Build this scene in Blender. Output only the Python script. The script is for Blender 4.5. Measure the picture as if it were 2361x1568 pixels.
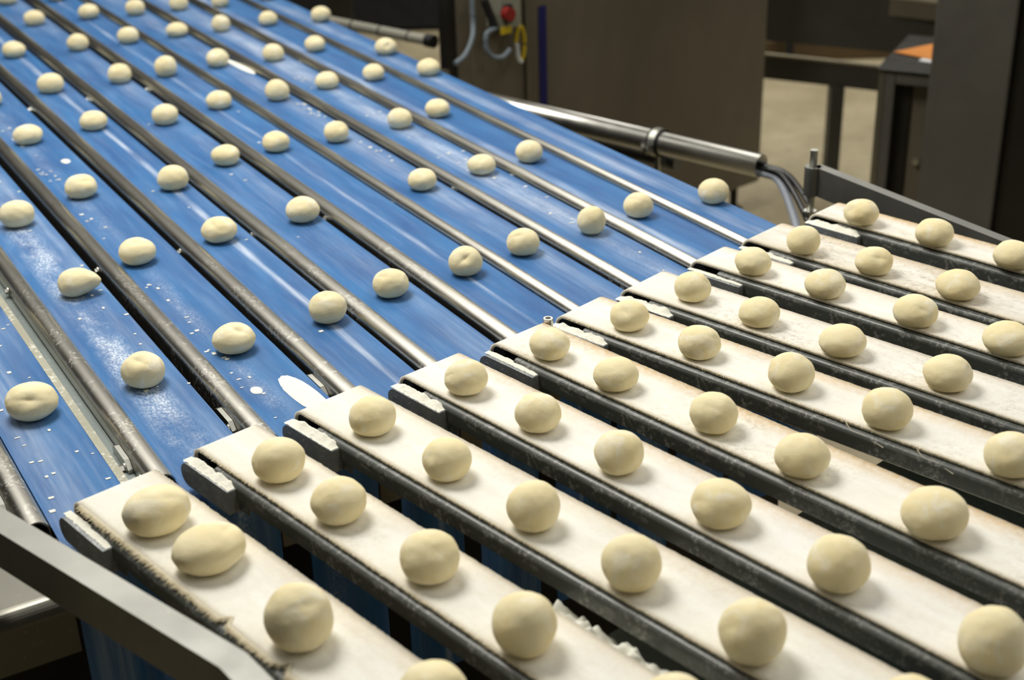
import bpy, math, random
from mathutils import Vector, Matrix, noise

# ------------------------------------------------------------------ clear
for o in list(bpy.data.objects):
    bpy.data.objects.remove(o, do_unlink=True)
SC = bpy.context.scene
COL = SC.collection

# ------------------------------------------------------------------ camera
cam_data = bpy.data.cameras.new('camera')
cam = bpy.data.objects.new('camera', cam_data)
COL.objects.link(cam)
cam_data.sensor_width = 36.0
cam_data.lens = 50.0
cam_data.clip_start = 0.05
RIGHT = Vector((0.9996, -0.0132, -0.0269))
DOWN = Vector((-0.0300, -0.4389, -0.8981))
FWD = Vector((0.0, 0.8985, -0.4391))
cam.matrix_world = Matrix(((RIGHT.x, -DOWN.x, -FWD.x, 0.0),
                           (RIGHT.y, -DOWN.y, -FWD.y, 0.0),
                           (RIGHT.z, -DOWN.z, -FWD.z, 1.9),
                           (0, 0, 0, 1)))
cam_data.dof.use_dof = True
cam_data.dof.focus_distance = 2.02
cam_data.dof.aperture_fstop = 4.0
SC.camera = cam

# ------------------------------------------------------------------ world, lights, exposure
SC.view_settings.view_transform = 'Standard'
SC.view_settings.look = 'None'
SC.view_settings.gamma = 1.0
SC.view_settings.use_curve_mapping = False
SC.view_settings.exposure = -0.22
world = bpy.data.worlds.new('world')
SC.world = world
world.use_nodes = True
world.node_tree.nodes['Background'].inputs[0].default_value = (1.0, 0.93, 0.78, 1)
world.node_tree.nodes['Background'].inputs[1].default_value = 0.075


def area_lamp(name, loc, size, size_y, power, rotz=0.0, aim=None, color=(1.0, 0.972, 0.905)):
    ld = bpy.data.lights.new(name, 'AREA')
    ld.shape = 'RECTANGLE'
    ld.size = size
    ld.size_y = size_y
    ld.energy = power
    ld.color = color
    lo = bpy.data.objects.new(name, ld)
    COL.objects.link(lo)
    lo.location = loc
    if aim is not None:
        v = Vector(aim) - Vector(loc)
        lo.rotation_euler = v.to_track_quat('-Z', 'Y').to_euler()
    else:
        lo.rotation_euler = (0, 0, rotz)
    return lo


area_lamp('key_lamp', (-0.9, 2.7, 3.5), 1.3, 1.0, 88, aim=(0.15, 1.75, 1.0))
area_lamp('left_row_lamp', (-2.2, 4.6, 3.9), 4.5, 0.4, 85, rotz=math.radians(30))
area_lamp('right_row_lamp', (2.3, 5.2, 3.7), 0.9, 9.0, 185, rotz=math.radians(30))
area_lamp('near_fill', (1.3, 0.5, 3.9), 2.6, 0.4, 20, rotz=math.radians(-45))  # added frontal fill for the sides facing the camera
area_lamp('back_fill', (1.0, 7.2, 3.9), 4.0, 0.4, 60, rotz=math.radians(20))  # added fill that lifts the background machines


# ------------------------------------------------------------------ helpers
def tag(o, label=None, cat=None, group=None, kind=None):
    if label: o['label'] = label
    if cat: o['category'] = cat
    if group: o['group'] = group
    if kind: o['kind'] = kind
    return o


def empty(name, loc=(0, 0, 0), rz=0.0, label=None, cat=None, group=None):
    o = bpy.data.objects.new(name, None)
    COL.objects.link(o)
    o.location = loc
    o.rotation_euler = (0, 0, rz)
    o.empty_display_size = 0.05
    return tag(o, label, cat, group)


class MB:
    """collects vertices and faces of ONE mesh"""
    def __init__(s):
        s.v = []; s.f = []; s.smooth = []

    def add(s, vs, fs, smooth=False):
        n = len(s.v)
        s.v += [tuple(p) for p in vs]
        for f in fs:
            s.f.append([i + n for i in f]); s.smooth.append(smooth)

    def box(s, a, b):
        x0, y0, z0 = a; x1, y1, z1 = b
        s.add([(x0, y0, z0), (x1, y0, z0), (x1, y1, z0), (x0, y1, z0), (x0, y0, z1), (x1, y0, z1), (x1, y1, z1), (x0, y1, z1)],
              [(0, 3, 2, 1), (4, 5, 6, 7), (0, 1, 5, 4), (1, 2, 6, 5), (2, 3, 7, 6), (3, 0, 4, 7)])

    def prism(s, poly, fn, t0, t1, smooth=False):
        """extrude polygon poly (2-D) from t0 to t1; fn(p, t) -> 3-D point"""
        n = len(poly)
        vs = [fn(p, t0) for p in poly] + [fn(p, t1) for p in poly]
        s.add(vs, [(i, (i + 1) % n, n + (i + 1) % n, n + i) for i in range(n)], smooth)
        s.add(vs[:n], [tuple(range(n))[::-1]])
        s.add(vs[n:], [tuple(range(n))])

    def tube(s, pts, r, seg=12, caps=True, smooth=True):
        pts = [Vector(p) for p in pts]
        rings = []
        up = Vector((0, 0, 1))
        for i, p in enumerate(pts):
            t = (pts[min(i + 1, len(pts) - 1)] - pts[max(i - 1, 0)]).normalized()
            a = t.cross(up)
            if a.length < 0.05: a = t.cross(Vector((1, 0, 0)))
            a.normalize(); b = a.cross(t).normalized()
            rr = r[i] if isinstance(r, (list, tuple)) else r
            rings.append([p + (a * math.cos(2 * math.pi * j / seg) + b * math.sin(2 * math.pi * j / seg)) * rr for j in range(seg)])
        vs = [q for ring in rings for q in ring]
        fs = []
        for i in range(len(rings) - 1):
            for j in range(seg):
                k = (j + 1) % seg
                fs.append((i * seg + j, i * seg + k, (i + 1) * seg + k, (i + 1) * seg + j))
        s.add(vs, fs, smooth)
        if caps:
            s.add(rings[0], [tuple(range(seg))])
            s.add(rings[-1], [tuple(range(seg))[::-1]])

    def build(s, name, mat, parent=None, bevel=0.0, seg=2):
        me = bpy.data.meshes.new(name)
        me.from_pydata(s.v, [], s.f)
        me.polygons.foreach_set('use_smooth', s.smooth)
        me.materials.append(mat)
        me.update()
        o = bpy.data.objects.new(name, me)
        COL.objects.link(o)
        if parent: o.parent = parent
        if bevel:
            m = o.modifiers.new('bevel', 'BEVEL'); m.width = bevel; m.segments = seg; m.limit_method = 'ANGLE'; m.angle_limit = math.radians(40)
        return o


def spline(pts, n=10):
    P = [Vector(p) for p in pts]
    out = []
    for i in range(len(P) - 1):
        a = P[max(i - 1, 0)]; b = P[i]; c = P[i + 1]; d = P[min(i + 2, len(P) - 1)]
        for k in range(n):
            t = k / n
            out.append(0.5 * ((2 * b) + (c - a) * t + (2 * a - 5 * b + 4 * c - d) * t * t + (3 * b - a - 3 * c + d) * t ** 3))
    out.append(P[-1])
    return out


def lin(r, g, b):
    f = lambda c: (c / 255 / 12.92) if c / 255 <= 0.04045 else ((c / 255 + 0.055) / 1.055) ** 2.4
    return (f(r), f(g), f(b), 1.0)


# ------------------------------------------------------------------ node helpers
class NT:
    def __init__(s, name):
        s.m = bpy.data.materials.new(name); s.m.use_nodes = True
        s.t = s.m.node_tree; s.n = s.t.nodes; s.l = s.t.links
        s.b = s.n['Principled BSDF']

    def node(s, typ, **kw):
        n = s.n.new(typ)
        for k, v in kw.items(): setattr(n, k, v)
        return n

    def put(s, sock, val):
        if hasattr(val, 'is_linked') or hasattr(val, 'links'): s.l.new(val, sock)
        else: sock.default_value = val

    def math(s, op, a, b=None, clamp=False):
        n = s.node('ShaderNodeMath', operation=op, use_clamp=clamp)
        s.put(n.inputs[0], a)
        if b is not None: s.put(n.inputs[1], b)
        return n.outputs[0]

    def coord(s, scale=(1, 1, 1), loc=(0, 0, 0)):
        tc = s.node('ShaderNodeTexCoord')
        mp = s.node('ShaderNodeMapping')
        mp.inputs['Scale'].default_value = scale
        mp.inputs['Location'].default_value = loc
        s.l.new(tc.outputs['Object'], mp.inputs['Vector'])
        return mp.outputs['Vector']

    def xyz(s):
        tc = s.node('ShaderNodeTexCoord'); sp = s.node('ShaderNodeSeparateXYZ')
        s.l.new(tc.outputs['Object'], sp.inputs[0]); return sp.outputs

    def noise(s, vec, scale=5.0, detail=4.0, rough=0.55, dist=0.0):
        n = s.node('ShaderNodeTexNoise')
        s.l.new(vec, n.inputs['Vector'])
        n.inputs['Scale'].default_value = scale; n.inputs['Detail'].default_value = detail
        n.inputs['Roughness'].default_value = rough; n.inputs['Distortion'].default_value = dist
        return n.outputs['Fac']

    def ramp(s, fac, a, b, lo=0.0, hi=1.0):
        n = s.node('ShaderNodeMapRange'); n.clamp = True
        s.put(n.inputs['Value'], fac)
        n.inputs['From Min'].default_value = a; n.inputs['From Max'].default_value = b
        n.inputs['To Min'].default_value = lo; n.inputs['To Max'].default_value = hi
        return n.outputs['Result']

    def mix(s, fac, a, b):
        n = s.node('ShaderNodeMix', data_type='RGBA')
        s.put(n.inputs[0], fac); s.put(n.inputs[6], a); s.put(n.inputs[7], b)
        return n.outputs[2]

    def bump(s, height, strength=0.3, dist=0.001):
        n = s.node('ShaderNodeBump'); n.inputs['Strength'].default_value = strength; n.inputs['Distance'].default_value = dist
        s.put(n.inputs['Height'], height); s.l.new(n.outputs[0], s.b.inputs['Normal'])

    def set(s, **kw):
        for k, v in kw.items():
            s.put(s.b.inputs[k.replace('_', ' ')], v)
        return s.m


FLOUR = lin(250, 248, 240)


def metal(name, col, rough=0.35, dust=0.0, dust_scale=60.0, dust_lo=0.55, metallic=1.0, stretch=(1, 1, 1), spec=0.5, dustcol=None):
    N = NT(name)
    v = N.coord(stretch)
    big = N.noise(v, 4.0, 3.0)
    base = N.mix(N.ramp(big, .35, .7), col, tuple(c * 0.82 for c in col[:3]) + (1,))
    rg = N.ramp(N.noise(v, 18.0, 4.0), .3, .75, rough * 0.85, rough * 1.2)
    if dust > 0:
        v2 = N.coord()
        a = N.noise(v2, dust_scale, 6.0, 0.7)
        b = N.noise(v2, dust_scale * 0.12, 3.0)
        f = N.math('MULTIPLY', N.ramp(a, dust_lo, dust_lo + .14), N.ramp(b, .42, .62))
        f = N.math('MULTIPLY', f, dust)
        base = N.mix(f, base, dustcol or FLOUR)
        N.put(N.b.inputs['Metallic'], N.math('MULTIPLY', N.math('SUBTRACT', 1.0, f), metallic))
        rg = N.math('MAXIMUM', rg, N.math('MULTIPLY', f, 0.9))
    else:
        N.b.inputs['Metallic'].default_value = metallic
    return N.set(Base_Color=base, Roughness=rg)

# lane, metres along, metres across, half width, half height of each dough ball; felt lines: x, y, heading, width
BLUE_BALLS = [
    (1, -1.8623, 0.3014, 0.0371, 0.024), (1, -2.2703, 0.3157, 0.0325, 0.0214), (2, -1.866, 0.4635, 0.0322, 0.025), (2, -2.2486, 0.4724, 0.0336, 0.0227),
    (2, -2.6318, 0.466, 0.0325, 0.0246), (3, -1.8976, 0.6143, 0.0331, 0.0216), (3, -2.3247, 0.5997, 0.033, 0.0222), (3, -2.7191, 0.6111, 0.032, 0.0228),
    (3, -3.1318, 0.6097, 0.0319, 0.0208), (3, -3.4809, 0.6026, 0.031, 0.022), (4, -1.9139, 0.7781, 0.0308, 0.025), (4, -2.3413, 0.7563, 0.0325, 0.0219),
    (4, -2.6575, 0.7773, 0.031, 0.0242), (4, -3.1491, 0.7597, 0.0312, 0.021), (4, -3.5135, 0.7584, 0.0324, 0.0238), (4, -3.9183, 0.7661, 0.0307, 0.0214),
    (5, -1.9466, 0.9048, 0.0306, 0.0232), (5, -2.3453, 0.9218, 0.0319, 0.023), (5, -2.7391, 0.9185, 0.0302, 0.021), (5, -3.0901, 0.9066, 0.0304, 0.0229),
    (5, -3.4961, 0.9255, 0.0297, 0.0239), (5, -3.8834, 0.9282, 0.0293, 0.0225), (5, -4.2574, 0.905, 0.0308, 0.0215), (5, -4.59, 0.9059, 0.0308, 0.0238),
    (6, -1.9527, 1.0497, 0.0289, 0.025), (6, -2.7602, 1.0402, 0.0295, 0.0213), (6, -3.1352, 1.0512, 0.0304, 0.0209), (6, -3.4843, 1.0408, 0.0284, 0.0261),
    (6, -3.8786, 1.0656, 0.0298, 0.0222), (6, -4.2391, 1.059, 0.03, 0.0219), (6, -4.5479, 1.0469, 0.031, 0.0239), (7, -1.9742, 1.1771, 0.0294, 0.0232),
    (7, -2.3683, 1.1849, 0.0289, 0.0206), (7, -2.7435, 1.1726, 0.0276, 0.0224), (7, -3.1159, 1.1897, 0.0288, 0.0249), (7, -3.492, 1.1807, 0.0295, 0.023),
    (7, -3.8693, 1.201, 0.0308, 0.0192), (7, -4.1989, 1.1869, 0.0289, 0.0235), (8, -1.9872, 1.3278, 0.0265, 0.0256), (8, -2.3812, 1.3265, 0.0292, 0.0197),
    (8, -2.7512, 1.329, 0.0278, 0.022), (8, -3.1386, 1.3279, 0.0289, 0.0203), (8, -3.4606, 1.3212, 0.0287, 0.0221), (8, -3.8495, 1.323, 0.0268, 0.023),
    (8, -4.1807, 1.3144, 0.0285, 0.0231), (9, -2.0076, 1.4457, 0.028, 0.0229), (9, -2.3888, 1.4433, 0.0285, 0.0225), (9, -2.7739, 1.437, 0.0284, 0.0208),
    (9, -3.1376, 1.4534, 0.0278, 0.0196), (9, -3.4843, 1.4491, 0.0282, 0.0202), (9, -3.8345, 1.4588, 0.0272, 0.02), (9, -4.1407, 1.4296, 0.0267, 0.0219),
    (10, -1.9858, 1.6034, 0.0294, 0.0233), (10, -3.0934, 1.5829, 0.0291, 0.0209), (10, -3.3399, 1.5877, 0.0295, 0.0216), (10, -3.7855, 1.6004, 0.0292, 0.0213),
    (10, -4.15, 1.5831, 0.0292, 0.0215),
]
FELT_LINES = [
    (-0.5306, 1.4492, -48.1, 0.1046), (-0.4087, 1.5676, -48.2, 0.0869), (-0.2923, 1.658, -47.7, 0.1014), (-0.1583, 1.7502, -48.3, 0.0988),
    (-0.0323, 1.8432, -48, 0.0948), (0.0662, 1.9292, -44.4, 0.0904), (0.171, 2.0185, -44.1, 0.0917), (0.2922, 2.1233, -44.5, 0.0769),
    (0.3896, 2.2067, -45.6, 0.0966), (0.5232, 2.3142, -45.8, 0.0722),
]
FELT_BALLS = [
    (1, 0.1264, 0.0446, 0.038, 0.0258), (1, 0.2327, 0.0481, 0.0398, 0.0235), (1, 0.4153, 0.041, 0.0358, 0.0334), (1, 0.5993, 0.0631, 0.0343, 0.0308),
    (2, 0.1403, 0.0377, 0.0323, 0.0262), (2, 0.2652, 0.0356, 0.0322, 0.0258), (2, 0.4274, 0.0376, 0.0331, 0.0271), (2, 0.5895, 0.0269, 0.0334, 0.032),
    (2, 0.7735, 0.0422, 0.0327, 0.0303), (3, 0.121, 0.0394, 0.0311, 0.0236), (3, 0.2721, 0.0354, 0.0309, 0.0247), (3, 0.4256, 0.0333, 0.0312, 0.0277),
    (3, 0.5806, 0.0289, 0.0326, 0.0298), (3, 0.7455, 0.0233, 0.0335, 0.0325), (3, 0.9161, 0.0392, 0.0324, 0.0294), (4, 0.1053, 0.034, 0.0294, 0.0229),
    (4, 0.2448, 0.0343, 0.0304, 0.0241), (4, 0.3884, 0.0334, 0.0309, 0.0262), (4, 0.5478, 0.0332, 0.0346, 0.0256), (4, 0.7133, 0.0275, 0.0337, 0.0293),
    (4, 0.8965, 0.0227, 0.034, 0.033), (5, 0.0966, 0.027, 0.0292, 0.0214), (5, 0.2251, 0.0266, 0.0311, 0.0215), (5, 0.3904, 0.0312, 0.0316, 0.0249),
    (5, 0.5324, 0.0261, 0.0332, 0.0245), (5, 0.7136, 0.0256, 0.0369, 0.0267), (6, 0.1125, 0.0363, 0.0294, 0.0219), (6, 0.2437, 0.0308, 0.0306, 0.0228),
    (6, 0.393, 0.0331, 0.0318, 0.0254), (6, 0.5408, 0.0278, 0.0321, 0.0255), (6, 0.7098, 0.0239, 0.0335, 0.0258), (7, 0.1092, 0.0386, 0.0286, 0.0226),
    (7, 0.2356, 0.0313, 0.0304, 0.0208), (7, 0.3779, 0.0262, 0.0329, 0.0212), (7, 0.5361, 0.0289, 0.0327, 0.023), (8, 0.1065, 0.0218, 0.0294, 0.0207),
    (8, 0.2399, 0.0205, 0.0313, 0.0211), (8, 0.3919, 0.0202, 0.0327, 0.0221), (8, 0.5329, 0.0241, 0.0355, 0.0212), (9, 0.1103, 0.0159, 0.0275, 0.0229),
    (9, 0.2387, 0.0198, 0.0296, 0.0214), (9, 0.3818, 0.0232, 0.0333, 0.0212), (10, 0.0939, 0.0153, 0.0298, 0.0217), (10, 0.2318, 0.0166, 0.0316, 0.0219),
    (10, 0.3722, 0.0143, 0.032, 0.0214),
]

ORD = ['first', 'second', 'third', 'fourth', 'fifth', 'sixth', 'seventh', 'eighth', 'ninth', 'tenth']
ZB = 0.945            # top of the blue belts
ZW = 1.0              # top of the felt belts

# ------------------------------------------------------------------ materials
M = {}
N = NT('brushed_steel')
v = N.coord((2, 60, 60))
c = N.mix(N.ramp(N.noise(v, 6, 3), .3, .7), lin(196, 193, 184), lin(206, 203, 194))
x, y, z = N.xyz()
near = N.ramp(x, -2.4, -1.6, .12, 1.0)
vd = N.coord()
f = N.math('MULTIPLY', N.math('MULTIPLY', N.ramp(N.noise(vd, 170, 5, .7), .52, .68), N.ramp(N.noise(vd, 16, 4), .46, .60)), N.math('MULTIPLY', near, .55))
c = N.mix(f, c, lin(236, 234, 226))
N.put(N.b.inputs['Metallic'], N.math('SUBTRACT', 1.0, f))
N.set(Base_Color=c, Roughness=N.math('ADD', .30, N.math('MULTIPLY', f, .5)))
M['steel'] = N.m
M['steel_clean'] = metal('clean_steel', lin(212, 210, 202), 0.34)
M['bar_steel'] = metal('matt_bar_steel', lin(138, 138, 132), 0.46, dust=0.10, dust_scale=90, dust_lo=.6, metallic=0.75)
M['zinc'] = metal('zinc', lin(205, 205, 196), 0.32, dust=0.35, dust_scale=80, dust_lo=.5)
M['plate_grey'] = metal('grey_plate', lin(128, 138, 136), 0.5, dust=0.25, dust_scale=120, dust_lo=.55, metallic=0.35)
M['casing'] = metal('casing_steel', lin(112, 110, 102), 0.36, dust=0.2, dust_scale=160, dust_lo=.6, metallic=1.0)
M['lip'] = metal('light_lip', lin(170, 168, 150), 0.6, dust=0.8, dust_scale=120, dust_lo=.5, metallic=0.2)
M['slider'] = metal('dark_grey_plastic', lin(88, 92, 88), 0.36, dust=0.30, dust_scale=150, dust_lo=.50, metallic=0.0)
M['block'] = metal('cast_grey', lin(138, 142, 144), 0.5, dust=0.6, dust_scale=420, dust_lo=.50, metallic=0.2)
M['black'] = metal('black_rubber', lin(16, 16, 18), 0.55, metallic=0.0)
M['black_gap'] = metal('dark_inside', lin(10, 10, 14), 0.8, metallic=0.0)
M['cabinet'] = metal('dark_cabinet_steel', lin(118, 110, 94), 0.5, metallic=0.35, stretch=(1, 1, .4))
M['cabinet_light'] = metal('cabinet_edge_steel', lin(140, 136, 120), 0.4, metallic=0.8)
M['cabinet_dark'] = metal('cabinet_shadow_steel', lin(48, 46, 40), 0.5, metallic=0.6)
M['column'] = metal('column_grey_paint', lin(96, 93, 86), 0.5, metallic=0.2)
M['dull_pipe'] = metal('dull_pipe_steel', lin(168, 166, 152), 0.45, metallic=0.25)
M['brown'] = metal('shaded_floor_brown', lin(84, 66, 36), 0.7, metallic=0.0)  # floor in shade, put into the colour
M['rail_paint'] = metal('rail_paint', lin(98, 92, 74), 0.5, metallic=0.1)
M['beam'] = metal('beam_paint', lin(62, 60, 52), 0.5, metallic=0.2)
M['beam_light'] = metal('beam_pale_edge', lin(170, 162, 138), 0.45, metallic=0.2)  # pale edge tone, also used for the painted lit edge
M['stripe'] = metal('blue_tape', lin(14, 14, 92), 0.6, metallic=0.0)
M['orange'] = metal('orange_card', lin(222, 136, 34), 0.6, metallic=0.0)
M['paper'] = metal('white_paper', lin(232, 236, 238), 0.7, metallic=0.0)
M['grey_hose'] = metal('grey_hose_plastic', lin(120, 132, 140), 0.5, metallic=0.0)
M['pale_hose'] = metal('pale_hose_plastic', lin(176, 184, 196), 0.45, metallic=0.0)
M['black_hose'] = metal('black_hose_rubber', lin(20, 21, 20), 0.30, metallic=0.0)
M['yellow'] = metal('yellow_plastic', lin(214, 186, 30), 0.5, metallic=0.0)
M['red'] = metal('red_plastic', lin(150, 34, 28), 0.45, metallic=0.0)
M['switch_grey'] = metal('switch_box_grey', lin(146, 146, 128), 0.5, metallic=0.0)
M['cream_box'] = metal('dull_cream_card', lin(150, 132, 96), 0.7, metallic=0.0)

N = NT('flour')
v = N.coord()
N.bump(N.noise(v, 420, 5, .7), .35, .002)
M['flour'] = N.set(Base_Color=lin(248, 246, 232), Roughness=0.95)
M['flour'].node_tree.nodes['Principled BSDF'].inputs['Subsurface Weight'].default_value = 0.0

N = NT('concrete_floor')
v = N.coord()
c = N.mix(N.ramp(N.noise(v, 3.0, 6, .6), .3, .7), lin(144, 132, 104), lin(178, 166, 136))
c = N.mix(N.ramp(N.noise(v, 22, 5, .7), .55, .75, 0, .5), c, lin(96, 80, 56))
M['floor'] = N.set(Base_Color=c, Roughness=0.55)
M['wall'] = metal('dim_wall_paint', lin(70, 64, 52), 0.8, metallic=0.0)

N = NT('felt_fibre')
tr = N.node('ShaderNodeBsdfTranslucent'); df = N.node('ShaderNodeBsdfDiffuse'); mx = N.node('ShaderNodeMixShader')
tr.inputs[0].default_value = lin(252, 246, 228); df.inputs[0].default_value = lin(252, 246, 228); mx.inputs[0].default_value = .45
N.l.new(df.outputs[0], mx.inputs[1]); N.l.new(tr.outputs[0], mx.inputs[2])
N.l.new(mx.outputs[0], N.n['Material Output'].inputs['Surface'])
M['fibre'] = N.m

# dough: one material, varied per ball with the object's own random number
N = NT('raw_dough')
tc = N.node('ShaderNodeTexCoord'); oi = N.node('ShaderNodeObjectInfo')
ad = N.node('ShaderNodeVectorMath', operation='ADD'); cb = N.node('ShaderNodeCombineXYZ')
rs = N.math('MULTIPLY', oi.outputs['Random'], 37.0)
for i in range(3): N.l.new(rs, cb.inputs[i])
N.l.new(tc.outputs['Object'], ad.inputs[0]); N.l.new(cb.outputs[0], ad.inputs[1])
v = ad.outputs[0]
c = N.mix(N.ramp(N.noise(v, 26, 4), .3, .7), lin(243, 227, 178), lin(247, 236, 198))
patch = N.math('MULTIPLY', N.ramp(N.noise(v, 30, 5, .62, .8), .545, .64), N.ramp(N.noise(v, 380, 4, .7), .35, .62, .30, 1.0))
c = N.mix(N.math('MULTIPLY', patch, .62), c, lin(252, 249, 236))
fine = N.math('MULTIPLY', N.ramp(N.noise(v, 620, 4, .75), .56, .72), N.ramp(N.noise(v, 22, 3), .40, .60))
c = N.mix(N.math('MULTIPLY', fine, .55), c, lin(248, 244, 230))
c = N.mix(N.ramp(N.noise(v, 190, 4, .7), .60, .8, 0, .35), c, lin(216, 197, 138))
h = N.math('ADD', N.math('MULTIPLY', N.noise(v, 75, 5, .65), .9), N.math('MULTIPLY', N.noise(v, 480, 4, .7), .22))
N.bump(h, .32, .003)
N.b.inputs['Specular IOR Level'].default_value = 0.25
N.set(Base_Color=c, Roughness=0.85)
N.b.inputs['Subsurface Weight'].default_value = 0.12
N.b.inputs['Subsurface Radius'].default_value = (0.006, 0.004, 0.002)
M['dough'] = N.m


def blue_mat(k, bands, streak, base_mix=0.0):
    """ribbed blue belting; object x runs along the belt, y across; flour lies in bands (centre, half width, amount, grain)"""
    N = NT('blue_belting')
    x, y, z = N.xyz()
    vs = N.coord((1.6, 26, 1), (k * 3.1, k * 1.7, 0))
    vl = N.coord((0.9, 9, 1), (k * 5.3, k * 2.9, 0))
    c = N.mix(N.ramp(N.noise(N.coord((1, 4, 1), (k, k, 0)), 6, 3), .3, .7), lin(16, 84, 146), lin(30, 106, 168))
    f = N.math('MULTIPLY', N.ramp(N.noise(vs, 3.0, 6, .65, .3), .46, .82), streak)
    f = N.math('ADD', f, N.math('MULTIPLY', N.ramp(N.noise(vl, 2.5, 4), .45, .80), streak * .6))
    # fine ribs carry a little flour
    wv = N.node('ShaderNodeTexWave', wave_type='BANDS', bands_direction='Y', wave_profile='SIN')
    N.l.new(N.coord(), wv.inputs['Vector']); wv.inputs['Scale'].default_value = 140.0; wv.inputs['Distortion'].default_value = 0.4
    f = N.math('ADD', f, N.math('MULTIPLY', N.ramp(wv.outputs['Fac'], .2, .9), .08))
    for (c0, hw, amt, grain) in bands:
        dd = N.math('ABSOLUTE', N.math('SUBTRACT', N.math('ADD', y, N.math('MULTIPLY', N.math('SUBTRACT', N.noise(vl, 3.0, 2), .5), .02)), c0))
        m = N.ramp(dd, hw, hw * .25)
        if grain:
            g = N.ramp(N.noise(N.coord((1, 1.4, 1)), 210, 5, .75), .46, .60)
            g2 = N.ramp(N.noise(N.coord((1, 2, 1), (k, 0, 0)), 11, 3), .38, .62, .15, 1)
            m = N.math('MULTIPLY', N.math('MULTIPLY', m, g2), N.math('ADD', N.math('MULTIPLY', g, .8), .22))
        else:
            g = N.ramp(N.noise(vs, 6, 5, .6), .3, .62, .35, 1)
            g2 = N.ramp(N.noise(N.coord((1, 1, 1), (k * 2., 0, 0)), 5, 2), .35, .6, .3, 1)
            m = N.math('MULTIPLY', N.math('MULTIPLY', m, g), g2)
        f = N.math('ADD', f, N.math('MULTIPLY', m, amt))
    f = N.math('MINIMUM', f, .94)
    c = N.mix(f, c, lin(222, 232, 246))
    N.bump(wv.outputs['Fac'], .25, .0006)
    return N.set(Base_Color=c, Roughness=N.math('ADD', N.math('MULTIPLY', f, .3), .58), Specular_IOR_Level=.25)


def felt_mat(k, width, tone, tan, soil):
    """cream felt: brown worn edges (tan) and grey soiling (soil), flour pressed into the middle"""
    N = NT('felt_belting')
    x, y, z = N.xyz()
    vv = N.coord((1, 1, 1), (k * 2.3, k * 1.1, 0))
    vs = N.coord((1, 4, 1), (k * 2.3, k * 1.1, 0))
    base = N.mix(N.ramp(N.noise(vs, 9, 5, .6), .35, .75), tone, lin(238, 234, 222))
    e = N.ramp(N.math('ADD', y, N.math('MULTIPLY', N.math('SUBTRACT', N.noise(vs, 30, 4), .5), .02)), width * .70, width * .96)
    eg = N.ramp(N.noise(vv, 120, 5, .75), .32, .62, .35, 1.0)
    base = N.mix(N.math('MULTIPLY', N.math('MULTIPLY', e, eg), tan), base, lin(218, 184, 130))
    e2 = N.ramp(y, width * .10, 0.0)
    base = N.mix(N.math('MULTIPLY', e2, .35), base, lin(226, 208, 172))
    s = N.math('MULTIPLY', N.ramp(N.noise(vv, 110, 6, .78), .47, .66), N.ramp(N.noise(vv, 9, 4), .40, .62))
    base = N.mix(N.math('MULTIPLY', s, min(1.0, soil * 1.5)), base, lin(158, 138, 110))
    mid = N.ramp(N.math('ABSOLUTE', N.math('SUBTRACT', y, width * .55)), width * .42, width * .12)
    fl = N.math('MULTIPLY', mid, N.ramp(N.noise(vs, 14, 5, .6), .38, .62))
    base = N.mix(N.math('MULTIPLY', fl, .6), base, lin(249, 248, 243))
    base = N.mix(N.ramp(N.noise(vv, 260, 4, .7), .5, .75, 0, .25), base, lin(216, 207, 190))
    N.bump(N.noise(vv, 700, 4, .7), .35, .001)
    return N.set(Base_Color=base, Roughness=.95)


# ------------------------------------------------------------------ the room
def quad_box(name, a, b, mat):
    m = MB(); m.box(a, b); o = m.build(name, mat); o['kind'] = 'structure'; return o

quad_box('floor', (-7, -3, -.1), (7, 12, 0), M['floor'])
quad_box('wall_back', (-7, 12, 0), (7, 12.1, 5), M['wall'])
quad_box('wall_left', (-7.1, -3, 0), (-7, 12, 5), M['wall'])
quad_box('wall_right', (7, -3, 0), (7.1, 12, 5), M['wall'])

# ------------------------------------------------------------------ blue lanes (local x downstream, y across to the right)
AB = math.radians(-59.82)
blue_frame = lambda name, **k: empty(name, (0, 0, 0), AB, **k)
RAIL_R = [0.2455, 0.4131, 0.5671, 0.7165, 0.8529, 1.0007, 1.1304, 1.2670, 1.4011, 1.5270]   # right side of each guide rail
RAIL_W = [.034, .034, .034, .034, .034, .034, .026, .028, .028, .022]
BELT_R = [0.3488, 0.5180, 0.6715, 0.8110, 0.9545, 1.1018, 1.2310, 1.3680, 1.5035, 1.6225]
RAIL_END = [-1.560, -1.5827, -1.605, -1.628, -1.652, -1.675, -1.698, -1.72, -1.74, -1.76]
X_UP = -6.4
T_END = [-1.485 - .022 * k for k in range(10)]

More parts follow.
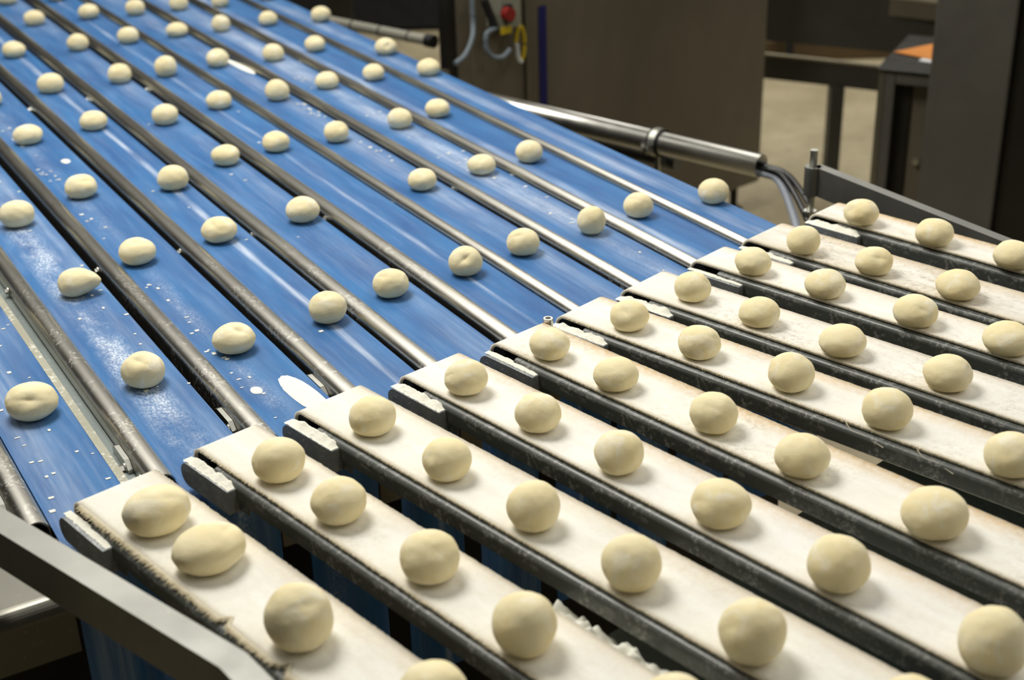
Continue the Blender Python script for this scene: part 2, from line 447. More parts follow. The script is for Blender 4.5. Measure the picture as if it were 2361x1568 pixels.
BANDS = [
    ([(.28, .03, .22, 0)], .16),
    ([(.458, .034, .95, 1), (.50, .02, .15, 0)], .15),
    ([(.60, .02, .25, 1)], .10),
    ([(.775, .009, .65, 0)], .10),
    ([(.93, .03, .15, 0)], .12),
    ([(1.045, .006, .35, 0)], .09),
    ([(1.20, .03, .22, 0)], .13),
    ([(1.325, .035, .30, 0), (1.33, .03, .30, 1)], .17),
    ([(1.418, .016, .45, 0)], .05),
    ([(1.575, .022, .34, 0)], .16),
]
BLUE_LOOK = ['lightly floured with scattered flour flecks', 'with a grainy white flour trail', 'with a big white flour patch',
             'with a thin flour line down its middle', 'mostly clean with faint streaks', 'with one thin faint flour line', 'with small flour dabs along its edge',
             'dusted with cloudy flour', 'clean and dark with a pale left strip', 'along the right edge with cloudy flour']
for k in range(10):
    y0 = RAIL_R[k] + (.001 if k == 0 else -.002)
    y1 = BELT_R[k]
    T = T_END[k]
    root = blue_frame('belt_conveyor', label='blue belt %s, %s lane from left' % (BLUE_LOOK[k], ORD[k]), cat='conveyor', group='blue belt lanes between the guide rails')
    r = .040
    prof = [(X_UP, ZB)] + [(X_UP + (T - r - X_UP) * i / 30, ZB) for i in range(1, 31)]
    prof += [(T - r + r * math.sin(a), ZB - r + r * math.cos(a)) for a in [math.pi / 2 * i / 10 for i in range(1, 11)]]
    prof += [(T, ZB - r - .08 * i) for i in range(1, 6)]
    th = .003
    mb = MB()
    nrm = []
    for i in range(len(prof)):
        a = prof[max(i - 1, 0)]; b = prof[min(i + 1, len(prof) - 1)]
        dx, dz = b[0] - a[0], b[1] - a[1]; L = math.hypot(dx, dz); nrm.append((-dz / L, dx / L))
    vs = []
    for (p, n) in zip(prof, nrm):
        vs += [(p[0], y0, p[1]), (p[0], y1, p[1]), (p[0] - n[0] * th, y1, p[1] - n[1] * th), (p[0] - n[0] * th, y0, p[1] - n[1] * th)]
    fs = []
    for i in range(len(prof) - 1):
        for j in range(4):
            fs.append((i * 4 + j, i * 4 + (j + 1) % 4, i * 4 + 4 + (j + 1) % 4, i * 4 + 4 + j))
    mb.add(vs, fs, False)
    bands, st = BANDS[k]
    mb.build('belt', blue_mat(k, bands, st), root)
    rb = MB()
    rb.tube([(T - r, y0 + .001, ZB - r), (T - r, y1 - .001, ZB - r)], r - th - .001, 20)
    rb.build('end_roller', M['black'], root)
    sb = MB(); sb.box((X_UP, y0 + .004, ZB - .03), (T - r - .05, y1 - .004, ZB - th - .0005))
    sb.build('slide_bed', M['cabinet_dark'], root)
    if k == 0:
        lp = MB(); lp.box((X_UP, y1 + .0005, ZB - .02), (-1.565, y1 + .0115, ZB - .0005)); lp.build('edge_strip', M['lip'], root)
        lp = MB(); lp.box((X_UP, y1 + .0115, ZB - .024), (-1.60, y1 + .0295, ZB - .018)); lp.build('cover_plate', M['plate_grey'], root)

# guide rails: inverted U channels with a round top
def rail_profile(w, top):
    rz = min(w * .5, .016)
    pts = [(-w, -.034)]
    for i in range(13):
        a = math.pi - math.pi * i / 12
        pts.append((-w / 2 + w / 2 * math.cos(a), top - rz + rz * math.sin(a)))
    pts += [(0, -.034)]
    return pts


def hexagon(mb, c, axis, r, h):
    """hexagon bolt head, axis 'y' or 'z', starting at c and growing h"""
    poly = [(r * math.cos(math.pi / 3 * i + .2), r * math.sin(math.pi / 3 * i + .2)) for i in range(6)]
    if axis == 'y': mb.prism(poly, lambda p, t: (c[0] + p[0], c[1] + t, c[2] + p[1]), 0, h)
    else: mb.prism(poly, lambda p, t: (c[0] + p[0], c[1] + p[1], c[2] + t), 0, h)


RAIL_LOOK = ['at the left edge beside the grey side plate', 'with its open cut end showing']
for k in range(10):
    y = RAIL_R[k]; w = RAIL_W[k]; te = RAIL_END[k]; top = .012
    lab = 'stainless steel guide rail %s' % RAIL_LOOK[0] if k == 0 else (
        'floured steel guide rail between the %s and %s blue lanes from left' % (ORD[k - 1], ORD[k]))
    root = blue_frame('guide_rail', label=lab, cat='rail', group='steel guide rails between the blue lanes')
    mb = MB()
    prof = rail_profile(w, top)
    n = len(prof)
    t = .0022
    inner = []
    for (a, b) in prof:
        ca = -w / 2
        inner.append((ca + (a - ca) * (w / 2 - t) / (w / 2), b - t if b > -.02 else b))
    xs = [X_UP + (te - X_UP) * i / 40 for i in range(41)]
    vs = []
    for x in xs:
        vs += [(x, y + a, ZB + b) for a, b in prof]
    fs = []
    for i in range(40):
        for j in range(n - 1):
            fs.append((i * n + j, (i + 1) * n + j, (i + 1) * n + j + 1, i * n + j + 1))
    mb.add(vs, fs, True)
    vi = []
    for x in (xs[0], xs[-1]): vi += [(x, y + a, ZB + b) for a, b in inner]
    mb.add(vi, [(j, j + 1, n + j + 1, n + j) for j in range(n - 1)], True)
    for x in (xs[0], xs[-1]):
        vv = [(x, y + a, ZB + b) for a, b in prof] + [(x, y + a, ZB + b) for a, b in inner]
        mb.add(vv, [(j, j + 1, n + j + 1, n + j) for j in range(n - 1)])
    mb.build('channel', M['steel'], root)
    yl = y - w
    for bx in (-2.345, -3.415):
        if k == 0: continue
        b = MB(); b.tube([(bx, yl - .001, ZB - .008), (bx, yl - .0025, ZB - .008)], .0075, 14)
        hexagon(b, (bx, yl - .0025, ZB - .008), 'y', .0052, -.0045)
        b.build('bolt', M['zinc'], root)
    if k <= 3:
        x0 = te - .146
        br = MB()
        poly = [(x0, -.012), (x0 + .004, -.006), (x0 + .012, -.003), (x0 + .056, -.003), (x0 + .070, -.012), (x0 + .070, -.036), (x0 + .010, -.036)]
        br.prism(poly, lambda p, tt: (p[0], tt, ZB + p[1]), yl - .0075, yl - .0005)
        bo = br.build('bracket', M['zinc'], root, bevel=.0008)
        b = MB(); bx = x0 + .056
        b.tube([(bx, yl - .0075, ZB - .016), (bx, yl - .009, ZB - .016)], .0085, 16)
        hexagon(b, (bx, yl - .009, ZB - .016), 'y', .0066, -.007)
        b.build('bolt', M['zinc'], bo)
        b = MB(); bx = x0 + .106
        b.tube([(bx, yl - .0005, ZB - .013), (bx, yl - .0025, ZB - .013)], .0105, 16)
        hexagon(b, (bx, yl - .0025, ZB - .013), 'y', .0085, -.008)
        b.build('bolt', M['zinc'], root)

# spacer blocks carrying the end rollers between the lanes, and the big side casing
for k in range(9):
    root = blue_frame('spacer_block', label='dark steel spacer between the ends of the %s and %s blue belts' % (ORD[k], ORD[k + 1]), cat='bracket', group='spacers between the belt ends')
    b = MB(); T = T_END[k] - .012
    b.box((T - .11, BELT_R[k] + .002, ZB - .105), (T + .012, RAIL_R[k + 1] - .004, ZB - .036))
    b.build('block', M['cabinet'], root, bevel=.003)
root = blue_frame('side_casing', label='grey sheet steel casing at the lower left under the front bar', cat='casing')
m = MB(); rr = .02
prof = [(-3.9, ZB - .034), (-1.45 - rr, ZB - .034)] + [(-1.45 - rr + rr * math.sin(a), ZB - .034 - rr + rr * math.cos(a)) for a in [math.pi / 2 * i / 8 for i in range(1, 9)]] + [(-1.45, ZB - .112), (-3.9, ZB - .112)]
m.prism(prof, lambda p, t: (p[0], t, p[1]), -.45, .236)
m.build('casing', M['casing'], root)

# dark box added under the blue lanes to keep the gaps black
root = blue_frame('underlane_dark_box', label='dark steel body added under the blue lanes to keep the gaps black', cat='machine')
m = MB(); m.box((X_UP, .0, .12), (-1.75, 1.60, .80)); m.build('body', M['cabinet_dark'], root)

# ------------------------------------------------------------------ felt conveyors (local x downstream from the nose, y across, z from the belt top)
#        tone, tan edge, soil, edge fray
FELT = [((238, 236, 225), .30, .15, 1.0), ((238, 235, 223), .25, .15, .55), ((239, 238, 229), .35, .12, .35), ((241, 240, 236), .55, .10, .22),
        ((241, 239, 229), .85, .35, .30), ((239, 238, 231), .70, .20, .45), ((234, 232, 225), .20, .40, .20), ((238, 236, 229), .35, .25, .16),
        ((216, 210, 196), .45, .60, .22), ((230, 225, 214), .95, .30, .25)]
FELT_LOOK = ['with badly frayed torn near edge, nearest the front', 'with a fuzzy near edge, second from the front', 'with a fluffy near edge, third from the front',
             'with clean white middle, fourth from the front', 'with tan stained far edge, fifth from the front', 'with loose threads on its near edge, sixth from the front',
             'with greyish soiling, seventh from the front', 'with a smooth near edge, eighth from the front', 'soiled greyish beige, ninth from the front', 'with orange tan far edge, farthest at the back']
R_NOSE = .0185
LEN = 1.30
BLK = [.112] * 10


def felt_world(k, x, y, z=0.0):
    X0, Y0, a, w = FELT_LINES[k]
    a = math.radians(a)
    return Vector((X0 + x * math.cos(a) - y * math.sin(a), Y0 + x * math.sin(a) + y * math.cos(a), ZW + z))


def smooth(a, b, x):
    t = min(max((x - a) / (b - a), 0), 1)
    return t * t * (3 - 2 * t)


def trough(x, y, w):
    q = 2 * y / w - 1
    return -.0035 * (1 - q * q) * smooth(.03, .14, x)


for k in range(10):
    X0, Y0, a, w = FELT_LINES[k]
    rnd = random.Random(100 + k)
    tone, tan, soil, fray = FELT[k]
    root = empty('felt_conveyor', (X0, Y0, ZW), math.radians(a), label='narrow cream felt conveyor belt ' + FELT_LOOK[k], cat='conveyor', group='narrow felt conveyors')
    # belt loop: top run, nose, return run
    path = []
    nx = 420
    for i in range(nx):
        path.append((LEN - (LEN - R_NOSE) * (i / nx) ** 1.0, 0.0, 0.0, 1.0, 1))
    for i in range(15):
        t = math.pi * i / 14
        path.append((R_NOSE - R_NOSE * math.sin(t), -R_NOSE + R_NOSE * math.cos(t), -math.sin(t), math.cos(t), 1))
    for i in range(1, 200):
        path.append((R_NOSE + (LEN - R_NOSE) * i / 199, -2 * R_NOSE, 0, -1.0, 0))
    ny = 12
    th = .0042
    vs = []
    for i, (px, pz, nxx, nzz, topside) in enumerate(path):
        en = noise.noise((px * 260, k * 7.7, 1.3 + pz * 60)) + .6 * noise.noise((px * 700, k * 3.3, 9.1))
        ef = noise.noise((px * 210, k * 5.1, 4.3 + pz * 60)) + .6 * noise.noise((px * 620, k * 2.3, 5.1))
        wob = noise.noise((px * 9, k * 4.4, 2.2))
        fz = min(fray, .6)
        lo = -.0012 * fz * (1 + en) + .0012 * fray * wob
        hi = w + .0008 * (.4 + fray) * (1 + ef)
        if k == 0 and topside:
            for tx, tw, dep in ((.335, .010, .011), (.440, .012, .012)):
                lo += dep * max(0, 1 - abs(px - tx) / tw)
        droop = -.0010 * fray * (1 + en)
        for side in (0, 1):
            for j in range(ny + 1):
                y = lo + (hi - lo) * j / ny
                z = pz + (trough(px, y, w) if nzz > .5 else 0)
                if nzz > .5 and j <= 1: z += droop * (1 - j * .7) * smooth(.01, .06, px)
                vs.append((px - nxx * th * side, y, z - nzz * th * side))
    m = MB()
    S = 2 * (ny + 1)
    fs = []
    for i in range(len(path) - 1):
        for j in range(ny):
            fs.append((i * S + j, i * S + j + 1, (i + 1) * S + j + 1, (i + 1) * S + j))
            o = ny + 1
            fs.append((i * S + o + j, (i + 1) * S + o + j, (i + 1) * S + o + j + 1, i * S + o + j + 1))
        for j in (0, ny):
            o = ny + 1
            q = (i * S + j, (i + 1) * S + j, (i + 1) * S + o + j, i * S + o + j)
            fs.append(q)
    m.add(vs, fs, True)
    fm = felt_mat(k, w, lin(*tone), tan, soil)
    belt = m.build('felt_belt', fm, root)
    # frayed fibres along the near edge
    m = MB()
    cnt = int((5200 if k == 0 else 1400) * (.35 + fray))
    for q in range(cnt):
        px = .022 + 1.1 * rnd.random()
        L = (.0014 + .0035 * rnd.random() ** 2) * (.5 + fray) * (1.5 if k == 0 else 1)
        wd = .0003 + .0004 * rnd.random() * (1 + .5 * fray)
        y0 = .0004 - .0008 * fray
        if k == 0:
            for tx, tw, dep in ((.335, .010, .011), (.440, .012, .012)): y0 += dep * max(0, 1 - abs(px - tx) / tw)
        z0 = trough(px, 0, w) - .0005
        dx = rnd.uniform(-.4, .4) * L
        flat = rnd.random() < .75
        zz = z0 - L * (rnd.uniform(-.05, .22) if flat else rnd.uniform(.3, .8))
        yy = y0 - L * rnd.uniform(.5, 1.0)
        z0 = z0 + .0004
        m.add([(px - wd, y0 + .001, z0), (px + wd, y0 + .001, z0), (px + dx, yy, zz), (px, y0 + .0005, z0 - th * .8)], [(0, 1, 2), (1, 3, 2), (3, 0, 2)])
    if k == 5:
        for (xa, xb) in ((.50, .56), (.60, .655)):
            pts = spline([(xa, -.001, -.002), (xa + .012, -.006, -.008), (xa + .03, -.0065, -.0085), (xb, -.010, -.013)], 6)
            m.tube(pts, .0007, 5)
            m.tube(spline([(xa, -.001, -.002), (xa + .004, -.004, -.011), (xa + .001, -.006, -.018)], 5), .0005, 5)
    fr = m.build('frayed_edge', M['fibre'], root); fr['kind'] = 'stuff'
    # slider bed: dark plastic channel carrying the belt
    m = MB()
    x0 = .060
    prof = [(-.0095, -.0310)]
    for i in range(7):
        t = math.pi - math.pi / 2 * i / 6
        prof.append((-.0095 + .008 + .008 * math.cos(t), -.0137 + .0075 * math.sin(t)))
    prof += [(.004, -.0062), (.012, -.0092), (w - .008, -.0092), (w + .001, -.0070), (w + .0075, -.0075), (w + .0075, -.0310)]
    m.prism(prof, lambda p, t: (t, p[0], p[1] + (0 if t > x0 + .02 else 0)), x0, LEN)
    m.build('slider_bed', M['slider'], root, bevel=.0015)
    m = MB()
    m.tube([(.0175, .003, -R_NOSE), (.0175, w - .001, -R_NOSE)], .0135, 20)
    m.build('nose_roller', M['black_gap'], root)
    m = MB(); m.box((.03, .012, -.036), (.09, w - .002, -.0095)); m.build('loop_light_block', M['black_gap'], root)  # added dark box that stops light showing through the loop
    # cast end block on the near side, rounded at the nose, with the axle recess
    m = MB()
    xe = BLK[k]
    poly = [(xe, -.0125), (xe, -.0455)]
    rb = .0165; zc = -.029
    for i in range(13):
        t = -math.pi / 2 - math.pi * i / 12
        poly.append((.0175 + rb * math.cos(t), zc + rb * math.sin(t)))
    m.prism(poly, lambda p, t: (p[0], t, p[1]), -.0215, -.0075)
    blk = m.build('end_block', M['block'], root, bevel=.0012)
    m = MB()
    ring = [(.0175 + .0062 * math.cos(2 * math.pi * i / 20), zc + .0062 * math.sin(2 * math.pi * i / 20)) for i in range(21)]
    m.tube([(p[0], -.0216, p[1]) for p in ring], .0005, 5, caps=False)
    m.build('axle_cap', M['block'], blk)
    m = MB(); m.box((xe - .03, -.0075, -.043), (xe + .02, -.005, -.016)); m.build('block_bracket', M['slider'], root)

# flour lying on the end blocks: one heap per block
HEAP = [.35, .75, .95, .85, .30, .75, .95, .18, .45, .95]
for k in range(10):
    X0, Y0, a, w = FELT_LINES[k]
    o = HEAP[k]
    m = MB()
    nx, ny = 56, 8
    vs = []
    xa, xb = .006, .110
    for i in range(nx + 1):
        x = xa + (xb - xa) * i / nx
        for j in range(ny + 1):
            ys = -.0208 + .007 * (1 - o) + .0022 * noise.noise((x * 160, k * 3, 5)) + .001 * noise.noise((x * 500, k, 2))
            y = ys + (-.0070 - ys) * j / ny
            ends = min(smooth(0, .02, x - xa), 1) * smooth(0, .012, xb - x)
            h = .0005 + o * .0075 * (j / ny) ** 1.2 * ends * (.75 + .6 * noise.noise((x * 70, k * 9, 0)))
            h += o * .0016 * max(0, noise.noise((x * 240, y * 240, k))) * (ends + .2)
            if j in (0,): h = .0004
            vs.append((x, y, -.0125 + max(h, .0003)))
    n = len(vs)
    vs += [(p[0], p[1], -.0125) for p in vs]
    fs = []
    W = ny + 1
    for i in range(nx):
        for j in range(ny):
            q = (i * W + j, (i + 1) * W + j, (i + 1) * W + j + 1, i * W + j + 1)
            fs.append(q); fs.append(tuple(n + t for t in q[::-1]))
    for i in range(nx):
        for j in (0, ny):
            fs.append((i * W + j, (i + 1) * W + j, n + (i + 1) * W + j, n + i * W + j))
    for j in range(ny):
        for i in (0, nx):
            fs.append((i * W + j, i * W + j + 1, n + i * W + j + 1, n + i * W + j))
    m.add(vs, fs, True)
    ob = m.build('flour_ridge', M['flour'])
    ob.location = (X0, Y0, ZW); ob.rotation_euler = (0, 0, math.radians(a))
    tag(ob, 'white flour heaped on the end block of the %s felt belt from the front' % ORD[k], 'flour', 'flour on the end blocks', 'stuff')

# ------------------------------------------------------------------ dough balls
import bmesh
bm = bmesh.new()
bmesh.ops.create_icosphere(bm, subdivisions=5, radius=1.0)
BALL_V = [v.co.copy() for v in bm.verts]
BALL_F = [[v.index for v in f.verts] for f in bm.faces]
bm.free()


def dough_mesh(seed, a, b, aL=1.0, rot=0.0, pear=0.0, dent=0.0, dent_dir=(0, -.6, .8)):
    sv = Vector((seed * 3.17, seed * 1.31, seed * 2.23))
    dd = Vector(dent_dir).normalized()
    rnd = random.Random(seed)
    d2 = Vector((rnd.uniform(-1, 1), rnd.uniform(-1, 0), rnd.uniform(.1, 1))).normalized()
    vs = []
    for n in BALL_V:
        r = 1 + .055 * noise.noise(n * 1.1 + sv) + .020 * noise.noise(n * 2.7 + sv) + .006 * noise.noise(n * 7 + sv)
        if dent:
            q = (n - dd).length
            r -= dent * math.exp(-(q / .30) ** 2)
            # a short crease beside the dent
            s = n.dot(d2.cross(dd).normalized())
            r -= dent * .30 * math.exp(-(s / .11) ** 2) * math.exp(-((n - dd).length / .5) ** 2)
        p = n * r
        if pear:
            q = max(0, n.x)
            p = Vector((p.x * (1 + pear * q), p.y * (1 - 1.35 * pear * q ** 1.5), p.z * (1 - 1.1 * pear * q ** 1.5) + .12 * q))
        z = p.z
        if z < -.62: z = -.62 - (-.62 - z) * .62 if z > -.9 else -.7936 - (-.9 - z) * .2
        vs.append((p.x * a * aL, p.y * a, z * b))
    zmin = min(v[2] for v in vs)
    vs = [(v[0], v[1], v[2] - zmin) for v in vs]
    me = bpy.data.meshes.new('dough_ball')
    me.from_pydata(vs, [], BALL_F)
    me.polygons.foreach_set('use_smooth', [True] * len(BALL_F))
    me.materials.append(M['dough'])
    return me


SPECIAL_FELT = {(0, 0): dict(aL=1.12, rot=38, dent=.05, dent_dir=(.2, -.5, .8)), (0, 1): dict(aL=1.16, rot=38, dent=.08, dent_dir=(.5, -.2, .8)), (0, 2): dict(aL=1.0, rot=40, dent=.07),
                (1, 0): dict(aL=1.10, rot=35), (1, 1): dict(aL=1.06, rot=35), (5, 0): dict(dent=.09, dent_dir=(-.3, -.6, .7)), (7, 2): dict(dent=.07, dent_dir=(.1, -.8, .6)),
                (8, 1): dict(dent=.10, dent_dir=(.1, -.7, .6))}
SPECIAL_BLUE = {(1, 0): dict(dent=.12, dent_dir=(-.05, -.45, .9)), (1, 1): dict(pear=.28, rot=5), (0, 0): dict(dent=.14, dent_dir=(.2, -.7, .6)), (2, 0): dict(dent=.14, dent_dir=(.35, -.3, .85)),
                (2, 1): dict(dent=.12, dent_dir=(0, -.3, .95)), (3, 0): dict(dent=.13, dent_dir=(0, -.2, .98)), (5, 0): dict(dent=.18, dent_dir=(0, -.75, .55)), (9, 2): dict(dent=.16, dent_dir=(.2, -.85, .4))}
FEEL = {(0, 0): 'oval', (0, 1): 'large oval', (0, 2): 'big creased'}
cnt = {}
for (kk, x, y, a, b) in FELT_BALLS:
    k = kk - 1
    i = cnt.get(k, 0); cnt[k] = i + 1
    sp = dict(SPECIAL_FELT.get((k, i), {}))
    rot = sp.pop('rot', (k * 53 + i * 71) % 360)
    if 'dent' not in sp and (k + i) % 3 == 0: sp.update(dent=.05, dent_dir=(math.cos(k + i * 2), -.5, .6))
    al = sp.get('aL', 1.0)
    aa = a / (1 + (al - 1) * .55)
    me = dough_mesh(11 + k * 17 + i * 5, aa * .985, b * 1.06, **sp)
    ob = bpy.data.objects.new('dough_ball', me); COL.objects.link(ob)
    ob.location = felt_world(k, x, y, trough(x, y, FELT_LINES[k][3]) + .0002)
    ob.rotation_euler = (0, 0, math.radians(rot if 'aL' in sp else (0 if sp.get('dent') else rot)))
    tag(ob, '%s dough ball, %s from the nose on the %s felt belt from front' % (FEEL.get((k, i), 'floury'), ORD[i], ORD[k]), 'dough ball', 'dough balls on the felt belts')
cb_, sb_ = math.cos(AB), math.sin(AB)
cnt = {}
FEELB = {(1, 1): 'pear shaped', (0, 0): 'large folded', (1, 0): 'dimpled', (2, 0): 'creased', (5, 0): 'dented'}
for (kk, x, y, a, b) in BLUE_BALLS:
    k = kk - 1
    i = cnt.get(k, 0); cnt[k] = i + 1
    sp = dict(SPECIAL_BLUE.get((k, i), {}))
    rot = sp.pop('rot', (k * 47 + i * 83) % 360)
    if 'dent' not in sp and not sp.get('pear') and (k + i) % 2 == 0: sp.update(dent=.09, dent_dir=(.5 * math.sin(k * 3 + i), -.5, .8))
    me = dough_mesh(200 + k * 17 + i * 5, a * (.95 if sp.get('pear') else .985), b * 1.06, **sp)
    ob = bpy.data.objects.new('dough_ball', me); COL.objects.link(ob)
    ob.location = (x * cb_ - y * sb_, x * sb_ + y * cb_, ZB + .0002)
    ob.rotation_euler = (0, 0, 0 if sp.get('dent') or sp.get('pear') else math.radians(rot))
    tag(ob, '%s dough ball, %s up on the %s blue lane from the left' % (FEELB.get((k, i), 'pale'), ORD[i], ORD[k]), 'dough ball', 'dough balls on the blue belts')

# ------------------------------------------------------------------ flour patches and flecks on the blue belts (lane coordinates)
def blob(name, outline_c, rx, ry, h, seed, label, rotate=0.0):
    m = MB(); vs = []; n = 48; rings = 6
    rnd = random.Random(seed)
    for r in range(rings + 1):
        for i in range(n):
            t = 2 * math.pi * i / n
            e = 1 + .10 * noise.noise((math.cos(t) * 1.6 + seed, math.sin(t) * 1.6, 0)) + .05 * noise.noise((math.cos(t) * 7, math.sin(t) * 7, seed))
            q = r / rings
            px, py = rx * q * e * math.cos(t), ry * q * e * math.sin(t)
            zz = h * (1 - q ** 4) + (h * .35 * noise.noise((px * 300, py * 300, seed)) if 0 < q < 1 else 0)
            vs.append((outline_c[0] + px * math.cos(rotate) - py * math.sin(rotate), outline_c[1] + px * math.sin(rotate) + py * math.cos(rotate), ZB + .0003 + max(zz, 0)))
    fs = []
    for r in range(rings):
        for i in range(n):
            k2 = (i + 1) % n
            fs.append((r * n + i, (r + 1) * n + i, (r + 1) * n + k2, r * n + k2))
    m.add(vs, fs, True)
    o = m.build(name, M['flour']); o.rotation_euler = (0, 0, AB)
    tag(o, label, 'flour', 'flour spots on the blue belts', 'stuff')
    return o

blob('flour_patch', (-1.705, .645), .075, .019, .0012, 3, 'large white oval flour patch at the end of the third blue lane', .07)
blob('flour_patch', (-1.754, .592), .012, .0085, .001, 5, 'small round flour spot beside the large flour patch')
blob('flour_patch', (-3.45, 1.226), .085, .011, .0012, 7, 'long white flour streak on the seventh blue lane, upper middle', .05)
blob('flour_patch', (-2.956, .642), .016, .009, .0015, 9, 'small flour lump on the third blue lane at the left')

FLECK = {0: (26, .255, .345), 1: (26, .44, .52), 2: (50, .575, .60), 3: (7, .73, .80), 4: (4, .87, .95), 5: (4, 1.02, 1.09), 6: (30, 1.205, 1.228), 7: (34, 1.29, 1.365)}
for k, (cn, ya, yb) in FLECK.items():
    rnd = random.Random(40 + k)
    m = MB()
    for q in range(cn):
        x = rnd.uniform(-3.3, T_END[k] - .06) if k else rnd.uniform(-2.2, -1.55)
        y = rnd.uniform(ya, yb)
        sx, sy = rnd.uniform(.0022, .005), rnd.uniform(.0012, .0035) * (1.6 if rnd.random() < .2 else 1)
        if k == 6: x = rnd.choice((-3.05, -2.95, -2.6, -2.85)) + rnd.gauss(0, .05)
        ang = rnd.uniform(-.25, .25)
        pts = [(-sx, -sy), (sx, -sy * .8), (sx * .9, sy), (-sx * .8, sy)]
        pts = [(x + p[1] * math.cos(ang) * .8 - p[0] * math.sin(ang) * .0 + 0, y + p[0] * .8) for p in pts]
        m.prism(pts, lambda p, t: (p[0], p[1], t), ZB + .0002, ZB + .0009)
    o = m.build('flour_flecks', M['flour']); o.rotation_euler = (0, 0, AB)
    tag(o, 'tiny white flour flecks scattered on the %s blue lane from the left' % ORD[k], 'flour', 'flour spots on the blue belts', 'stuff')

# ------------------------------------------------------------------ front bar, back bar, screws
root = empty('guard_bar', (-.40, 1.20, 1.03), label='grey steel guard bar across the lower left corner, bent downwards', cat='bar')
m = MB()
A = Vector((-.80, 1.505)); B = Vector((-.2821, 1.0622)); C = Vector((-.20, .955))
d1 = (B - A).normalized(); d2 = (C - B).normalized()
n1 = Vector((-d1.y, d1.x)); n2 = Vector((-d2.y, d2.x))
wd = .030
Bi = B + (n1 + n2).normalized() * wd / max(.3, (n1 + n2).normalized().dot(n1))
C2 = C + d2 * .5
poly = [A, B, C2, C2 + n2 * wd, Bi, A + n1 * wd]
m.prism([(p.x + .40, p.y - 1.20) for p in poly], lambda p, t: (p[0], p[1], t), -.033, .02)
m.build('bar', M['bar_steel'], root, bevel=.005, seg=3)

root = empty('guard_bar', (.588, 2.592, .93), label='grey flat steel bar behind the farthest felt belt, held by a threaded rod', cat='bar')
m = MB()
A = Vector((.588, 2.592)); dr = Vector((.26, -.446)).normalized(); B = A + dr * 1.1; n1 = Vector((-dr.y, dr.x))
poly = [A, B, B + n1 * .021, A + n1 * .021]
m.prism([(p.x - A.x, p.y - A.y) for p in poly], lambda p, t: (p[0], p[1], t), -.002, .055)
m.build('bar', M['bar_steel'], root, bevel=.002)
m = MB()
m.tube([(0, 0, -.002), (0, 0, .055)], .016, 20); m.build('boss', M['bar_steel'], root)
m = MB()
pts = [(i % 2) * .0008 + .0066 for i in range(70)]
m.tube([(0, 0, -.05 + .138 * i / 69) for i in range(70)], pts, 14, smooth=False)
rod = m.build('threaded_rod', M['zinc'], root)
m = MB(); hexagon(m, (0, 0, -.046), 'z', .0135, .011); m.build('nut', M['zinc'], rod)

root = empty('cap_screw', (.0543, 1.9013, .945), label='steel socket head cap screw standing between the fifth and sixth felt belts', cat='screw')
m = MB()
n = 24; ro, ri = .0078, .0042
prof = [(.0045, 0.0), (.0045, .046), (ro, .046), (ro, .0595), (ro - .0008, .0603), (ri, .0603), (ri, .054), (0.0001, .054)]
vs = []
for (r, z) in prof:
    for i in range(n): vs.append((r * math.cos(2 * math.pi * i / n), r * math.sin(2 * math.pi * i / n), z))
fs = [(a * n + i, a * n + (i + 1) % n, (a + 1) * n + (i + 1) % n, (a + 1) * n + i) for a in range(len(prof) - 1) for i in range(n)]
m.add(vs, fs, False)
m.build('screw', M['steel_clean'], root)

# steel deck below the felt belts, floured along the belts
DK = [(-.152, 1.2647), (.0908, 1.2378), (.2169, 1.356), (.3401, 1.4634), (.4651, 1.5742)]
dv = Vector((.4651 - .0908, 1.5742 - 1.2378)).normalized()
a0 = Vector(DK[1]) - dv * .34; a1 = Vector(DK[4]) + dv * .95
dn = Vector((dv.y, -dv.x))
m = MB()
poly = [a0, a0 + dn * .9, a1 + dn * .9, a1]
m.prism([(p.x, p.y) for p in poly], lambda p, t: (p[0], p[1], t), .905, .935)
o = m.build('steel_deck', M['plate_grey'])
tag(o, 'grey floured steel deck seen in the gaps under the felt belts', 'deck')


def lumps(name, k, x0, x1, y0, y1, hmax, seed, label, z0=.9353):
    """a lumpy heap of flour on the deck in the gap beside felt belt k"""
    m = MB(); nx, ny = 90, 24; vs = []
    for i in range(nx + 1):
        for j in range(ny + 1):
            x = x0 + (x1 - x0) * i / nx; y = y0 + (y1 - y0) * j / ny
            e = math.sin(math.pi * j / ny) ** .6 * smooth(0, .012, x - x0) * smooth(0, .05, x1 - x)
            h = hmax * e * max(.04, .60 + .55 * noise.noise((x * 55, y * 55, seed)) + .25 * noise.noise((x * 150, y * 150, seed)))
            p = felt_world(k, x, y); vs.append((p.x, p.y, z0 + h))
    fs = [(i * (ny + 1) + j, (i + 1) * (ny + 1) + j, (i + 1) * (ny + 1) + j + 1, i * (ny + 1) + j + 1) for i in range(nx) for j in range(ny)]
    m.add(vs, fs, True)
    o = m.build(name, M['flour'])
    tag(o, label, 'flour', 'flour heaps on the deck', 'stuff')


lumps('flour_heap', 1, .515, .80, .088,   .150, .042, 2, 'lumpy cream flour heap between the second and third felt belts')
lumps('flour_heap', 2, .50, .80, .108, .135, .020, 4, 'floury crust between the third and fourth felt belts')
lumps('flour_heap', 3, .52, .95, .108, .135, .010, 6, 'thin flour crust between the fourth and fifth felt belts')
lumps('flour_heap', 4, .54, .95, .104, .135, .016, 8, 'flour crust between the fifth and sixth felt belts')

